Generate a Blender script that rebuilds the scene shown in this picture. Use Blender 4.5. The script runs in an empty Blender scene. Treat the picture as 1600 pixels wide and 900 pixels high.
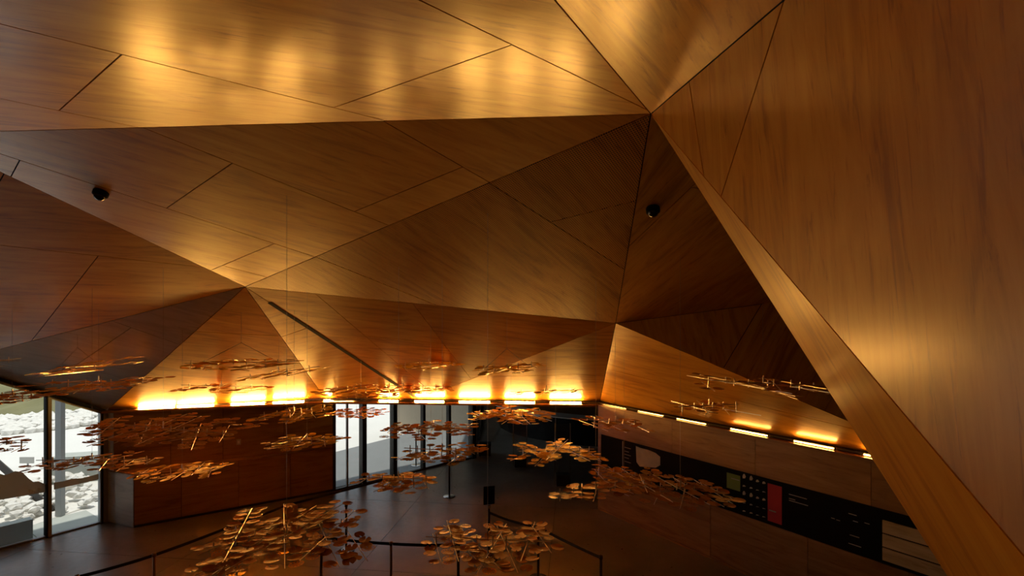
import bpy, bmesh, math, random
from mathutils import Vector, Matrix

# ------------------------------------------------------------------ camera, world, sun, exposure
FU, CU, HV, EYE = 800.0, 800.0, 500.0, 4.7      # focal length in pixels, principal column, horizon row, eye height
scene = bpy.context.scene
cam_data = bpy.data.cameras.new('camera')
cam_data.sensor_width = 36.0
cam_data.lens = 36.0 * FU / 1600.0
cam_data.shift_y = (HV - 450.0) / 1600.0
cam_data.clip_start = 0.05
cam_data.clip_end = 400
cam = bpy.data.objects.new('camera', cam_data)
scene.collection.objects.link(cam)
cam.location = (0, 0, EYE)
cam.rotation_euler = (math.radians(90), 0, 0)
scene.camera = cam

world = bpy.data.worlds.new('overcast_sky')
scene.world = world
world.use_nodes = True
wb = world.node_tree.nodes['Background']
wb.inputs['Color'].default_value = (0.80, 0.90, 1.0, 1)
wb.inputs['Strength'].default_value = 0.58

sun_data = bpy.data.lights.new('sun', 'SUN')
sun_data.energy = 2.1
sun_data.angle = math.radians(1.0)
sun_data.color = (1.0, 0.95, 0.86)
sun = bpy.data.objects.new('sun', sun_data)
scene.collection.objects.link(sun)
sun.location = (5, -5, 30)
sun.rotation_euler = Vector((-0.05, 0.05, -0.99)).to_track_quat('-Z', 'Y').to_euler()

scene.view_settings.view_transform = 'Standard'
scene.view_settings.look = 'None'
scene.view_settings.exposure = 0.55
scene.view_settings.gamma = 1.0
scene.view_settings.use_curve_mapping = False
scene.cycles.use_denoising = True
scene.cycles.max_bounces = 14
scene.cycles.diffuse_bounces = 10
scene.cycles.transparent_max_bounces = 24
scene.cycles.sample_clamp_indirect = 8.0

LAMP_STRENGTH = 385.0
LAMP_DIM = 52.0
LAMP_COLOR = (1.0, 0.50, 0.10)
COL = scene.collection
rnd = random.Random(7)

# ------------------------------------------------------------------ pixel helpers
def ray(u, v):
    return Vector(((u - CU) / FU, 1.0, (HV - v) / FU))
def px(u, v, d):
    return Vector((0, 0, EYE)) + ray(u, v) * d
def on_floor(u, v, z=0.0):
    return px(u, v, FU * (EYE - z) / (v - HV))
EYEP = Vector((0, 0, EYE))
class Plane:
    def __init__(self, a, b, c):
        self.p = a.copy()
        self.n = (b - a).cross(c - a).normalized()
        if self.n.dot(EYEP - a) < 0:
            self.n = -self.n
    def at(self, u, v):
        r = ray(u, v)
        t = (self.p - EYEP).dot(self.n) / r.dot(self.n)
        return EYEP + r * t

# ------------------------------------------------------------------ materials
def new_mat(name):
    m = bpy.data.materials.new(name)
    m.use_nodes = True
    nt = m.node_tree
    return m, nt, nt.nodes, nt.links, nt.nodes['Principled BSDF']

def simple(name, col, rough=0.5, metal=0.0, spec=0.5, noise=0.0, nscale=20.0):
    m, nt, N, L, b = new_mat(name)
    b.inputs['Base Color'].default_value = (*col, 1)
    b.inputs['Roughness'].default_value = rough
    b.inputs['Metallic'].default_value = metal
    b.inputs['Specular IOR Level'].default_value = spec
    if noise > 0:
        tc = N.new('ShaderNodeTexCoord'); nz = N.new('ShaderNodeTexNoise'); mx = N.new('ShaderNodeMix')
        mx.data_type = 'RGBA'
        nz.inputs['Scale'].default_value = nscale
        nz.inputs['Detail'].default_value = 5
        L.new(tc.outputs['Object'], nz.inputs['Vector'])
        L.new(nz.outputs['Fac'], mx.inputs['Factor'])
        mx.inputs['A'].default_value = (*[c * (1 - noise) for c in col], 1)
        mx.inputs['B'].default_value = (*[min(1, c * (1 + noise)) for c in col], 1)
        L.new(mx.outputs['Result'], b.inputs['Base Color'])
    return m

def wood(name, dark, mid, light, rough=0.42, coat=0.85, perforated=False):
    m, nt, N, L, b = new_mat(name)
    uv = N.new('ShaderNodeUVMap'); uv.uv_map = 'UVMap'
    oi = N.new('ShaderNodeObjectInfo')
    mp = N.new('ShaderNodeMapping'); mp.inputs['Scale'].default_value = (0.55, 3.6, 1)
    L.new(uv.outputs['UV'], mp.inputs['Vector'])
    # broad figure of the veneer
    n1 = N.new('ShaderNodeTexNoise'); n1.noise_dimensions = '3D'
    n1.inputs['Scale'].default_value = 1.0; n1.inputs['Detail'].default_value = 6; n1.inputs['Roughness'].default_value = 0.55
    n1.inputs['Distortion'].default_value = 2.2
    L.new(mp.outputs['Vector'], n1.inputs['Vector'])
    # fine fibres
    mp2 = N.new('ShaderNodeMapping'); mp2.inputs['Scale'].default_value = (3.0, 90.0, 1)
    L.new(uv.outputs['UV'], mp2.inputs['Vector'])
    n2 = N.new('ShaderNodeTexNoise'); n2.inputs['Scale'].default_value = 1.0; n2.inputs['Detail'].default_value = 3
    L.new(mp2.outputs['Vector'], n2.inputs['Vector'])
    # short dark flecks and open pores along the grain
    mp5 = N.new('ShaderNodeMapping'); mp5.inputs['Scale'].default_value = (2.2, 26.0, 1)
    L.new(uv.outputs['UV'], mp5.inputs['Vector'])
    n5_ = N.new('ShaderNodeTexNoise'); n5_.inputs['Scale'].default_value = 1.0; n5_.inputs['Detail'].default_value = 5; n5_.inputs['Roughness'].default_value = 0.65; n5_.inputs['Distortion'].default_value = 0.6
    L.new(mp5.outputs['Vector'], n5_.inputs['Vector'])
    fk = N.new('ShaderNodeMapRange'); fk.inputs['From Min'].default_value = 0.56; fk.inputs['From Max'].default_value = 0.74; fk.inputs['To Min'].default_value = 0.0; fk.inputs['To Max'].default_value = -0.22
    L.new(n5_.outputs['Fac'], fk.inputs['Value'])
    # blotches
    mp3 = N.new('ShaderNodeMapping'); mp3.inputs['Scale'].default_value = (0.8, 1.6, 1)
    L.new(uv.outputs['UV'], mp3.inputs['Vector'])
    n3 = N.new('ShaderNodeTexNoise'); n3.inputs['Scale'].default_value = 1.0; n3.inputs['Detail'].default_value = 2
    L.new(mp3.outputs['Vector'], n3.inputs['Vector'])
    a1 = N.new('ShaderNodeMath'); a1.operation = 'MULTIPLY_ADD'; a1.inputs[1].default_value = 0.70
    L.new(n1.outputs['Fac'], a1.inputs[0])
    a0 = N.new('ShaderNodeMath'); a0.operation = 'MULTIPLY'; a0.inputs[1].default_value = 0.09
    af = N.new('ShaderNodeMath'); af.operation = 'ADD'; L.new(a0.outputs[0], af.inputs[0]); L.new(fk.outputs['Result'], af.inputs[1])
    L.new(n2.outputs['Fac'], a0.inputs[0]); L.new(af.outputs[0], a1.inputs[2])
    a2 = N.new('ShaderNodeMath'); a2.operation = 'MULTIPLY_ADD'; a2.inputs[1].default_value = 0.27
    L.new(n3.outputs['Fac'], a2.inputs[0]); L.new(a1.outputs[0], a2.inputs[2])
    a3 = N.new('ShaderNodeMath'); a3.operation = 'MULTIPLY_ADD'; a3.inputs[1].default_value = 0.06
    L.new(oi.outputs['Random'], a3.inputs[0]); L.new(a2.outputs[0], a3.inputs[2])
    cr = N.new('ShaderNodeValToRGB')
    e = cr.color_ramp.elements
    e[0].position = 0.38; e[0].color = (*dark, 1)
    e[1].position = 0.70; e[1].color = (*light, 1)
    k = e.new(0.53); k.color = (*mid, 1)
    L.new(a3.outputs[0], cr.inputs['Fac'])
    col_out = cr.outputs['Color']
    if perforated:
        mp4 = N.new('ShaderNodeMapping'); mp4.inputs['Scale'].default_value = (36.0, 36.0, 1)
        L.new(uv.outputs['UV'], mp4.inputs['Vector'])
        vo = N.new('ShaderNodeTexVoronoi'); vo.inputs['Randomness'].default_value = 0.0; vo.inputs['Scale'].default_value = 1.0
        L.new(mp4.outputs['Vector'], vo.inputs['Vector'])
        lt = N.new('ShaderNodeMath'); lt.operation = 'LESS_THAN'; lt.inputs[1].default_value = 0.27
        L.new(vo.outputs['Distance'], lt.inputs[0])
        mx = N.new('ShaderNodeMix'); mx.data_type = 'RGBA'
        L.new(lt.outputs[0], mx.inputs['Factor']); L.new(col_out, mx.inputs['A'])
        mx.inputs['B'].default_value = (0.02, 0.01, 0.004, 1)
        col_out = mx.outputs['Result']
    L.new(col_out, b.inputs['Base Color'])
    r1 = N.new('ShaderNodeMath'); r1.operation = 'MULTIPLY_ADD'; r1.inputs[1].default_value = 0.12; r1.inputs[2].default_value = rough - 0.06
    L.new(n3.outputs['Fac'], r1.inputs[0]); L.new(r1.outputs[0], b.inputs['Roughness'])
    b.inputs['Coat Weight'].default_value = coat
    b.inputs['Coat Roughness'].default_value = 0.22
    b.inputs['Coat IOR'].default_value = 1.6
    bp = N.new('ShaderNodeBump'); bp.inputs['Strength'].default_value = 0.05; bp.inputs['Distance'].default_value = 0.004
    L.new(n2.outputs['Fac'], bp.inputs['Height']); L.new(bp.outputs['Normal'], b.inputs['Normal'])
    return m

def leaf_mat_plain(name, col, trans):
    m, nt, N, L, b = new_mat(name)
    b.inputs['Base Color'].default_value = (*col, 1); b.inputs['Roughness'].default_value = 0.8
    tl = N.new('ShaderNodeBsdfTranslucent'); tl.inputs['Color'].default_value = (*col, 1)
    mx = N.new('ShaderNodeMixShader'); mx.inputs[0].default_value = trans
    L.new(b.outputs[0], mx.inputs[1]); L.new(tl.outputs[0], mx.inputs[2])
    L.new(mx.outputs[0], N['Material Output'].inputs['Surface'])
    return m

M = {}
M['wood'] = wood('honey_plywood', (0.46, 0.160, 0.009), (0.71, 0.300, 0.024), (0.82, 0.395, 0.045))
M['wood_perf'] = wood('perforated_plywood', (0.46, 0.160, 0.009), (0.70, 0.295, 0.024), (0.81, 0.39, 0.045), perforated=True)
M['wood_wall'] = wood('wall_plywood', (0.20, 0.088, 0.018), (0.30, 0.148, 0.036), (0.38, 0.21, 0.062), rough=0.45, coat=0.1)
M['wood_daylit'] = wood('daylit_grey_plywood', (0.50, 0.47, 0.41), (0.64, 0.60, 0.53), (0.72, 0.69, 0.62), rough=0.45, coat=0.6)  # plywood with the grey daylight from the window put into its colour
M['backing'] = simple('joint_backing', (0.012, 0.007, 0.004), 0.9)
M['roof'] = simple('roof_concrete', (0.10, 0.09, 0.08), 0.9)
M['black'] = simple('black_paint', (0.006, 0.006, 0.007), 0.85, spec=0.1)
M['black_gloss'] = simple('black_gloss', (0.012, 0.011, 0.010), 0.15)
M['rope'] = simple('black_rope', (0.010, 0.008, 0.008), 0.8)
M['frame'] = simple('grey_aluminium', (0.30, 0.31, 0.31), 0.45, 0.25)
M['dark_frame'] = simple('dark_bronze_frame', (0.03, 0.024, 0.018), 0.5, 0.2, spec=0.3)
M['steel'] = simple('polished_steel', (0.62, 0.60, 0.57), 0.22, 1.0)
M['bronze'] = simple('bronze_post', (0.22, 0.13, 0.07), 0.38, 0.9)
M['rod'] = simple('brushed_rod', (0.80, 0.68, 0.55), 0.28, 0.9)
M['wire'] = simple('steel_wire', (0.45, 0.36, 0.27), 0.4, 0.7)
M['white_paint'] = simple('white_paint', (0.75, 0.75, 0.73), 0.6)
M['beige'] = simple('beige_render', (0.56, 0.48, 0.36), 0.8, noise=0.1, nscale=2)
M['print_white'] = simple('print_white', (0.42, 0.40, 0.37), 0.6)
M['print_grey'] = simple('print_grey', (0.50, 0.47, 0.42), 0.7, noise=0.5, nscale=3)
M['print_green'] = simple('print_green', (0.16, 0.26, 0.05), 0.5)
M['print_red'] = simple('print_red', (0.50, 0.012, 0.015), 0.5)
M['plank'] = wood('pale_plank', (0.36, 0.25, 0.13), (0.55, 0.42, 0.25), (0.66, 0.54, 0.35), rough=0.6, coat=0.0)
M['stone'] = simple('white_limestone', (0.70, 0.68, 0.63), 0.85, noise=0.22, nscale=6)
M['gravel'] = simple('white_gravel', (0.68, 0.67, 0.63), 0.9, noise=0.06, nscale=0.8)
M['grass'] = simple('dry_grass', (0.17, 0.16, 0.075), 0.95, noise=0.45, nscale=0.7)
M['paving'] = simple('grey_paving', (0.20, 0.21, 0.21), 0.8, noise=0.12, nscale=2)
M['kerb'] = simple('pale_kerb', (0.42, 0.44, 0.40), 0.8, noise=0.15, nscale=3)
M['decal'] = leaf_mat_plain('frosted_film', (0.60, 0.52, 0.40), 0.5)
M['plaque'] = simple('grey_plaque', (0.42, 0.41, 0.38), 0.6)
M['box_metal'] = simple('black_metal_box', (0.01, 0.01, 0.01), 0.4)

def concrete():
    m, nt, N, L, b = new_mat('polished_concrete')
    tc = N.new('ShaderNodeTexCoord')
    n1 = N.new('ShaderNodeTexNoise'); n1.inputs['Scale'].default_value = 0.7; n1.inputs['Detail'].default_value = 6
    L.new(tc.outputs['Object'], n1.inputs['Vector'])
    n2 = N.new('ShaderNodeTexNoise'); n2.inputs['Scale'].default_value = 9.0; n2.inputs['Detail'].default_value = 4
    L.new(tc.outputs['Object'], n2.inputs['Vector'])
    cr = N.new('ShaderNodeValToRGB')
    cr.color_ramp.elements[0].position = 0.32; cr.color_ramp.elements[0].color = (0.085, 0.074, 0.058, 1)
    cr.color_ramp.elements[1].position = 0.70; cr.color_ramp.elements[1].color = (0.19, 0.168, 0.138, 1)
    L.new(n1.outputs['Fac'], cr.inputs['Fac']); L.new(cr.outputs['Color'], b.inputs['Base Color'])
    r = N.new('ShaderNodeMath'); r.operation = 'MULTIPLY_ADD'; r.inputs[1].default_value = 0.25; r.inputs[2].default_value = 0.20
    L.new(n2.outputs['Fac'], r.inputs[0]); L.new(r.outputs[0], b.inputs['Roughness'])
    b.inputs['Specular IOR Level'].default_value = 0.6
    return m
M['concrete'] = concrete()

def glass():
    m = bpy.data.materials.new('clear_glass'); m.use_nodes = True
    nt = m.node_tree; N = nt.nodes; L = nt.links
    N.remove(N['Principled BSDF'])
    tr = N.new('ShaderNodeBsdfTransparent'); tr.inputs['Color'].default_value = (0.97, 0.98, 0.975, 1)
    gl = N.new('ShaderNodeBsdfGlossy'); gl.inputs['Roughness'].default_value = 0.02
    fr = N.new('ShaderNodeFresnel'); fr.inputs['IOR'].default_value = 1.45
    mx = N.new('ShaderNodeMixShader')
    L.new(fr.outputs[0], mx.inputs[0]); L.new(tr.outputs[0], mx.inputs[1]); L.new(gl.outputs[0], mx.inputs[2])
    L.new(mx.outputs[0], N['Material Output'].inputs['Surface'])
    return m
M['glass'] = glass()

def emit(name, col, s):
    m = bpy.data.materials.new(name); m.use_nodes = True
    N = m.node_tree.nodes; L = m.node_tree.links
    N.remove(N['Principled BSDF'])
    e = N.new('ShaderNodeEmission'); e.inputs['Color'].default_value = (*col, 1); e.inputs['Strength'].default_value = s
    L.new(e.outputs[0], N['Material Output'].inputs['Surface'])
    return m
M['tube'] = emit('warm_led_diffuser', LAMP_COLOR, LAMP_STRENGTH)
M['tube_dim'] = emit('dimmed_warm_led_diffuser', LAMP_COLOR, LAMP_DIM)

def leaf_mat(name, col, trans):
    m, nt, N, L, b = new_mat(name)
    oi = N.new('ShaderNodeObjectInfo')
    hs = N.new('ShaderNodeHueSaturation'); hs.inputs['Color'].default_value = (*col, 1)
    ml = N.new('ShaderNodeMath'); ml.operation = 'MULTIPLY_ADD'; ml.inputs[1].default_value = 0.5; ml.inputs[2].default_value = 0.72
    L.new(oi.outputs['Random'], ml.inputs[0]); L.new(ml.outputs[0], hs.inputs['Value'])
    L.new(hs.outputs['Color'], b.inputs['Base Color'])
    b.inputs['Roughness'].default_value = 0.42
    b.inputs['Metallic'].default_value = 0.2
    tl = N.new('ShaderNodeBsdfTranslucent'); L.new(hs.outputs['Color'], tl.inputs['Color'])
    mx = N.new('ShaderNodeMixShader'); mx.inputs[0].default_value = trans
    L.new(b.outputs[0], mx.inputs[1]); L.new(tl.outputs[0], mx.inputs[2])
    L.new(mx.outputs[0], N['Material Output'].inputs['Surface'])
    return m
M['leaf_gold'] = leaf_mat('gold_leaf_disc', (0.90, 0.60, 0.10), 0.58)
M['leaf_red'] = leaf_mat('dark_copper_leaf_disc', (0.55, 0.215, 0.035), 0.30)
M['leaf_copper'] = leaf_mat('copper_leaf_disc', (0.78, 0.40, 0.075), 0.35)

# ------------------------------------------------------------------ object helpers
def tag(o, label=None, cat=None, group=None, kind=None):
    if label: o['label'] = label
    if cat: o['category'] = cat
    if group: o['group'] = group
    if kind: o['kind'] = kind
    return o
def empty(name, loc=(0, 0, 0), parent=None):
    o = bpy.data.objects.new(name, None)
    o.empty_display_size = 0.1
    COL.objects.link(o)
    o.location = loc
    if parent: o.parent = parent
    return o

class MB:
    def __init__(self):
        self.v = []; self.f = []
    def poly_prism(self, bottom, top):
        n = len(bottom); k = len(self.v)
        self.v += [tuple(p) for p in bottom] + [tuple(p) for p in top]
        self.f.append(tuple(reversed(range(k, k + n))))
        self.f.append(tuple(range(k + n, k + 2 * n)))
        for i in range(n):
            j = (i + 1) % n
            self.f.append((k + i, k + j, k + n + j, k + n + i))
        return self
    def box(self, x0, x1, y0, y1, z0, z1):
        return self.poly_prism([(x0, y0, z0), (x1, y0, z0), (x1, y1, z0), (x0, y1, z0)], [(x0, y0, z1), (x1, y0, z1), (x1, y1, z1), (x0, y1, z1)])
    def obox(self, o, ax, ay, az):
        """box from a corner and three edge vectors"""
        o, ax, ay, az = map(Vector, (o, ax, ay, az))
        b = [o, o + ax, o + ax + ay, o + ay]
        return self.poly_prism(b, [p + az for p in b])
    def tube(self, a, b, r, n=6, r2=None):
        a = Vector(a); b = Vector(b); r2 = r if r2 is None else r2
        d = (b - a).normalized()
        s = d.cross(Vector((0, 0, 1)) if abs(d.z) < 0.9 else Vector((1, 0, 0))).normalized(); t = d.cross(s)
        A = [a + (s * math.cos(2 * math.pi * i / n) + t * math.sin(2 * math.pi * i / n)) * r for i in range(n)]
        B = [b + (s * math.cos(2 * math.pi * i / n) + t * math.sin(2 * math.pi * i / n)) * r2 for i in range(n)]
        return self.poly_prism(A, B)
    def lathe(self, prof, n=20, c=(0, 0, 0)):
        k = len(self.v)
        for (r, z) in prof:
            for i in range(n):
                a = 2 * math.pi * i / n
                self.v.append((c[0] + r * math.cos(a), c[1] + r * math.sin(a), c[2] + z))
        for j in range(len(prof) - 1):
            for i in range(n):
                i2 = (i + 1) % n
                self.f.append((k + j * n + i, k + j * n + i2, k + (j + 1) * n + i2, k + (j + 1) * n + i))
        self.f.append(tuple(reversed(range(k, k + n))))
        self.f.append(tuple(range(k + (len(prof) - 1) * n, k + len(prof) * n)))
        return self
    def mesh(self, name, mat):
        me = bpy.data.meshes.new(name)
        me.from_pydata(self.v, [], self.f)
        bm = bmesh.new(); bm.from_mesh(me)
        bmesh.ops.recalc_face_normals(bm, faces=bm.faces)
        bm.to_mesh(me); bm.free()
        if mat: me.materials.append(mat)
        return me
    def build(self, name, mat, parent=None, loc=None, smooth=False):
        me = self.mesh(name, mat)
        if smooth:
            for p in me.polygons: p.use_smooth = True
        o = bpy.data.objects.new(name, me)
        COL.objects.link(o)
        if loc is not None: o.location = loc
        if parent: o.parent = parent
        return o

def put_uv(me, fn):
    uv = me.uv_layers.new(name='UVMap')
    for lp in me.loops:
        uv.data[lp.index].uv = fn(me.vertices[lp.vertex_index].co)

# ------------------------------------------------------------------ convex polygon cutting in pixel space
def cut_poly(poly, p, q):
    def side(a): return (q[0] - p[0]) * (a[1] - p[1]) - (q[1] - p[1]) * (a[0] - p[0])
    L, R = [], []
    n = len(poly)
    for i in range(n):
        a, b = poly[i], poly[(i + 1) % n]
        sa, sb = side(a), side(b)
        if sa >= 0: L.append(a)
        if sa <= 0: R.append(a)
        if sa * sb < 0:
            t = sa / (sa - sb)
            m = (a[0] + (b[0] - a[0]) * t, a[1] + (b[1] - a[1]) * t)
            L.append(m); R.append(m)
    def area(P): return abs(sum(P[i][0] * P[(i + 1) % len(P)][1] - P[(i + 1) % len(P)][0] * P[i][1] for i in range(len(P)))) / 2 if len(P) > 2 else 0
    return [P for P in (L, R) if area(P) > 2.0]
def inside(poly, s):
    sg = 0
    for i in range(len(poly)):
        a, b = poly[i], poly[(i + 1) % len(poly)]
        c = (b[0] - a[0]) * (s[1] - a[1]) - (b[1] - a[1]) * (s[0] - a[0])
        if sg == 0: sg = 1 if c > 0 else -1
        elif c * sg < 0: return False
    return True
def apply_cuts(poly, cuts):
    ps = [poly]
    for (p, q, sel) in cuts:
        out = []
        for P in ps:
            if sel is None or inside(P, sel): out += cut_poly(P, p, q)
            else: out.append(P)
        ps = out
    return ps
def inset(pts, n, g):
    """shrink a convex planar polygon by g"""
    c = sum(pts, Vector()) / len(pts)
    k = len(pts); lines = []
    for i in range(k):
        a, b = pts[i], pts[(i + 1) % k]
        d = (b - a).normalized(); m = n.cross(d)
        if m.dot(c - a) < 0: m = -m
        lines.append((a + m * g, d))
    out = []
    for i in range(k):
        (p, d), (q, e) = lines[i - 1], lines[i]
        cr = d.cross(e); den = cr.length_squared
        if den < 1e-8: out.append(q); continue
        t = (q - p).cross(e).dot(cr) / den
        x = p + d * t
        if (x - pts[i]).length > 0.25: x = pts[i] + (x - pts[i]).normalized() * 0.25
        out.append(x)
    return out

FACETS = []      # triangles for hanging wires and cameras from the ceiling
def facet(parent, plane, poly, cuts, grain, mat='wood', gap=0.012, thick=0.02, name='facet'):
    """one flat wood-lined facet: dark backing, and a plywood panel for each piece between the joints"""
    pts = [plane.at(*p) for p in poly]
    n = plane.n
    back = [p - n * (thick + 0.01) for p in pts]
    backo = MB().poly_prism([p - n * 0.02 for p in back], back).build(name, M['backing'], parent)
    for i in range(1, len(pts) - 1): FACETS.append((pts[0], pts[i], pts[i + 1], n))
    g0 = plane.at(poly[0][0], poly[0][1])
    cx = sum(p[0] for p in poly) / len(poly); cy = sum(p[1] for p in poly) / len(poly)
    gd = (plane.at(cx + grain[0], cy + grain[1]) - plane.at(cx, cy)).normalized()
    gv = n.cross(gd)
    for P in apply_cuts(poly, cuts):
        q = inset([plane.at(*p) for p in P], n, gap / 2)
        mb = MB().poly_prism([p - n * thick for p in q], q)
        me = mb.mesh('panel', M[mat])
        ou, ov = rnd.uniform(0, 30), rnd.uniform(0, 30)
        put_uv(me, lambda co: ((co - g0).dot(gd) + ou, (co - g0).dot(gv) + ov))
        o = bpy.data.objects.new('panel', me); COL.objects.link(o); o.parent = backo
    return backo

# ------------------------------------------------------------------ nodes of the faceted lining
A = px(1017, 178, 5.0)
B = px(383, 448, 9.0)
C = px(962, 505, 9.35)
L1 = px(-128, 208.4, 5.5)
T1 = px(867, 0, 3.15)
D = px(1225, 0, 2.85)
RB = px(1600, 870, 1.75)
FL = px(1480, 900, 2.85)
GQ = px(1190, 475, 8.35)
# plan line of the lamp ledge (x, y); lamps stand on its front edge, the facets start 0.2 m behind
LEDGE_Z = 2.6
COVE = [(-9.45, 11.80), (-4.75, 13.15), (2.15, 12.72), (6.02, 6.88), (7.6, 4.5)]
V0 = Vector((-9.5, 12.0, 2.58))
N5 = Vector((-4.87, 13.36, 2.65))
MM = Vector((-2.40, 13.22, 2.65))
KC = Vector((2.22, 12.93, 2.65))
HX = Vector((6.18, 6.97, 2.65))
X1 = Vector((-10.93, 9.88, EYE - 0.83))
def pix(p):
    d = p.y
    return (CU + p.x / d * FU, HV - (p.z - EYE) / d * FU)

ceiling = tag(empty('ceiling'), 'folded faceted ceiling lined with honey coloured plywood panels', 'ceiling', kind='structure')
E1 = (178 - 208.4) / (1017 + 128.0)
def e1(u): return (u, 178 + (u - 1017) * E1)
a, b, c = (1017, 178), (383, 448), (962, 505)
l1, x1 = (-128, 208.4), pix(X1)
v0, n5, mm, kc, hx = pix(V0), pix(N5), pix(MM), pix(KC), pix(HX)
top = (1017 - 0.8427 * 778, -600)
pN1 = Plane(A, L1, T1)
facet(ceiling, pN1, [a, top, (-700, -600), e1(-700)], [
    ((655, 0), (1010, 171), None), ((190, 85), (600, 188), (300, 40)), ((800, 70), (525, 167), (700, 60)),
    ((92, 173), (236, 203), (150, 150)), ((190, 85), (92, 173), (140, 130))], (1, 0.22))
facet(ceiling, Plane(A, T1, D), [a, top, (1926, -600)], [], (0.3, 1))
facet(ceiling, Plane(A, B, L1), [a, b, l1], [
    ((225, 200), (610, 353), None), ((595, 187), (770, 288), (700, 220)), ((30, 250), (497, 403), (200, 280)),
    ((360, 257), (265, 322), (310, 290)), ((720, 262), (555, 330), (560, 260)), ((430, 380), (347, 415), (380, 400)),
    ((347, 415), (418, 433), (380, 435)), ((30, 252), (15, 280), (20, 262))], (1, 0.30))
pW = Plane(B, L1, X1)
facet(ceiling, pW, [b, l1, (-420, 330), x1], [((0, 383), (156, 400), None), ((155, 398), (85, 487), (100, 450)), ((12, 262), (-60, 385), (-20, 300))], (1, 0.05))
facet(ceiling, Plane(A, B, C), [a, b, c], [
    ((768, 288), (860, 347), None), ((860, 347), (1000, 312), (950, 300)), ((495, 402), (640, 460), (600, 430))], (0.75, 0.6), 'wood_perf')
facet(ceiling, Plane(B, V0, X1), [b, v0, x1], [((180, 503), (282, 539), None), ((205, 512), (90, 590), (150, 560))], (1, 0.2), 'wood_daylit')
facet(ceiling, Plane(B, V0, N5), [b, v0, n5], [((320, 519), (445, 525), None)], (1, 0.1))
facet(ceiling, Plane(B, N5, MM), [b, n5, mm], [((447, 524), (485, 511), None)], (1, -0.2))
facet(ceiling, Plane(B, MM, C), [b, mm, c], [
    ((494, 460), (620, 567), None), ((657, 490), (732, 587), (700, 520)), ((575, 525), (687, 536), (620, 520))], (1, 0.1))
facet(ceiling, Plane(C, MM, KC), [c, mm, kc], [((760, 588), (945, 585), None)], (1, 0.0))
pH = Plane(C, KC, HX)
facet(ceiling, pH, [c, kc, hx], [((947, 576), (1250, 650), None)], (1, 0.25))
t_edge = (1130 - c[0]) / (hx[0] - c[0])
yq = (1130, c[1] + (hx[1] - c[1]) * t_edge)
Y = pH.at(*yq)
pG = Plane(A, C, GQ)
facet(ceiling, pG, [a, c, (1190, 475), (1300, 458), (1300, 350)], [((990, 378), (1080, 293), None), ((1080, 293), (1110, 297), (1110, 300))], (1, -0.75))
facet(ceiling, Plane(C, GQ, Y), [c, (1190, 475), yq], [], (0.2, 1))
facet(ceiling, Plane(GQ, Y, HX), [(1190, 475), yq, hx, (1540, 560), (1300, 440)], [((1380, 700), (1440, 560), None)], (0.5, -1))

# near wall beside the landing, with its thick slanted edge
wall_near = tag(empty('wall_near'), 'large plain plywood wall leaning in at the right, cut off by a slanted edge', 'wall', kind='structure')
pR = Plane(A, D, RB)
sl = (870 - 178) / (1600 - 1017.0)
facet(wall_near, pR, [a, (1926, -600), (2500, -600), (2500, 178 + 1483 * sl)], [((1225, 0), (1128, 303), None), ((1077, 130), (1097, 258), (1100, 200))], (0.12, 1), name='facet')
pF = Plane(A, RB, FL)
sf = (900 - 178) / (1480 - 1017.0)
facet(wall_near, pF, [a, (2000, 178 + 983 * sl), (1800, 178 + 783 * sf)], [], (0.62, 1), name='facet')

# slot light gap running down the crease from the low ceiling node to the lamp ledge
slotp = Plane(B, N5, MM)
s0 = B.lerp(MM, 0.10); s1 = B.lerp(MM, 0.985)
nrm = slotp.n
side = (MM - B).normalized().cross(nrm).normalized()
tag(MB().obox(s0 - side * 0.045, s1 - s0, side * 0.09, nrm * 0.006).build('trim_3', M['backing']), 'black slot trim running down the ceiling crease to the lamp ledge', 'trim', kind='structure')

# ------------------------------------------------------------------ building shell
def wall_seg(mb, p, q, z0, z1, t):
    """vertical slab along p-q with thickness t to the outside (left of travel)"""
    p = Vector((p[0], p[1], 0)); q = Vector((q[0], q[1], 0))
    d = (q - p).normalized(); n = Vector((-d.y, d.x, 0))
    return mb.obox(p + Vector((0, 0, z0)), q - p, n * t, (0, 0, z1 - z0))
ROOF = 7.6
outl = [(-13.1, -3.2), (-13.1, 6.73), (-9.5, 11.95), (-4.93, 14.08), (-1.3, 17.5), (-1.3, 25), (10, 25), (10, -3.2)]
rm = MB(); rm.poly_prism([(x, y, ROOF) for x, y in outl], [(x, y, ROOF + 0.3) for x, y in outl])
tag(rm.build('roof', M['roof']), 'flat concrete roof slab above the folded ceiling', 'roof', kind='structure')
shell = [('wall_left', (-13.1, -3.2), (-13.1, 6.73), 0, ROOF, 'solid plywood wall at the left beyond the window'),
         ('wall_far', (-1.3, 25), (10, 25), 0, ROOF, 'dark wall at the far end of the reception hall'),
         ('wall_outer', (10, 25), (10, -3.2), 0, ROOF, 'outer wall behind the display wall at the right'),
         ('wall_behind', (10, -3.2), (-13.1, -3.2), 0, ROOF, 'wall behind the upper landing'),
         ('wall_reception', (-1.3, 17.5), (-1.3, 25), 2.62, ROOF, 'solid wall above the added side glazing of the reception hall'),
         ('wall_above_entrance', (-4.93, 14.08), (-1.3, 17.5), 2.62, ROOF, 'solid wall above the entrance glazing')]
for nm, p, q, z0, z1, lab in shell:
    mb = MB(); wall_seg(mb, p, q, z0, z1, 0.25)
    tag(mb.build(nm, M['wood_wall'] if nm in ('wall_left', 'wall_behind', 'wall_far', 'wall_reception') else M['roof']), lab, 'wall', kind='structure')
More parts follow.
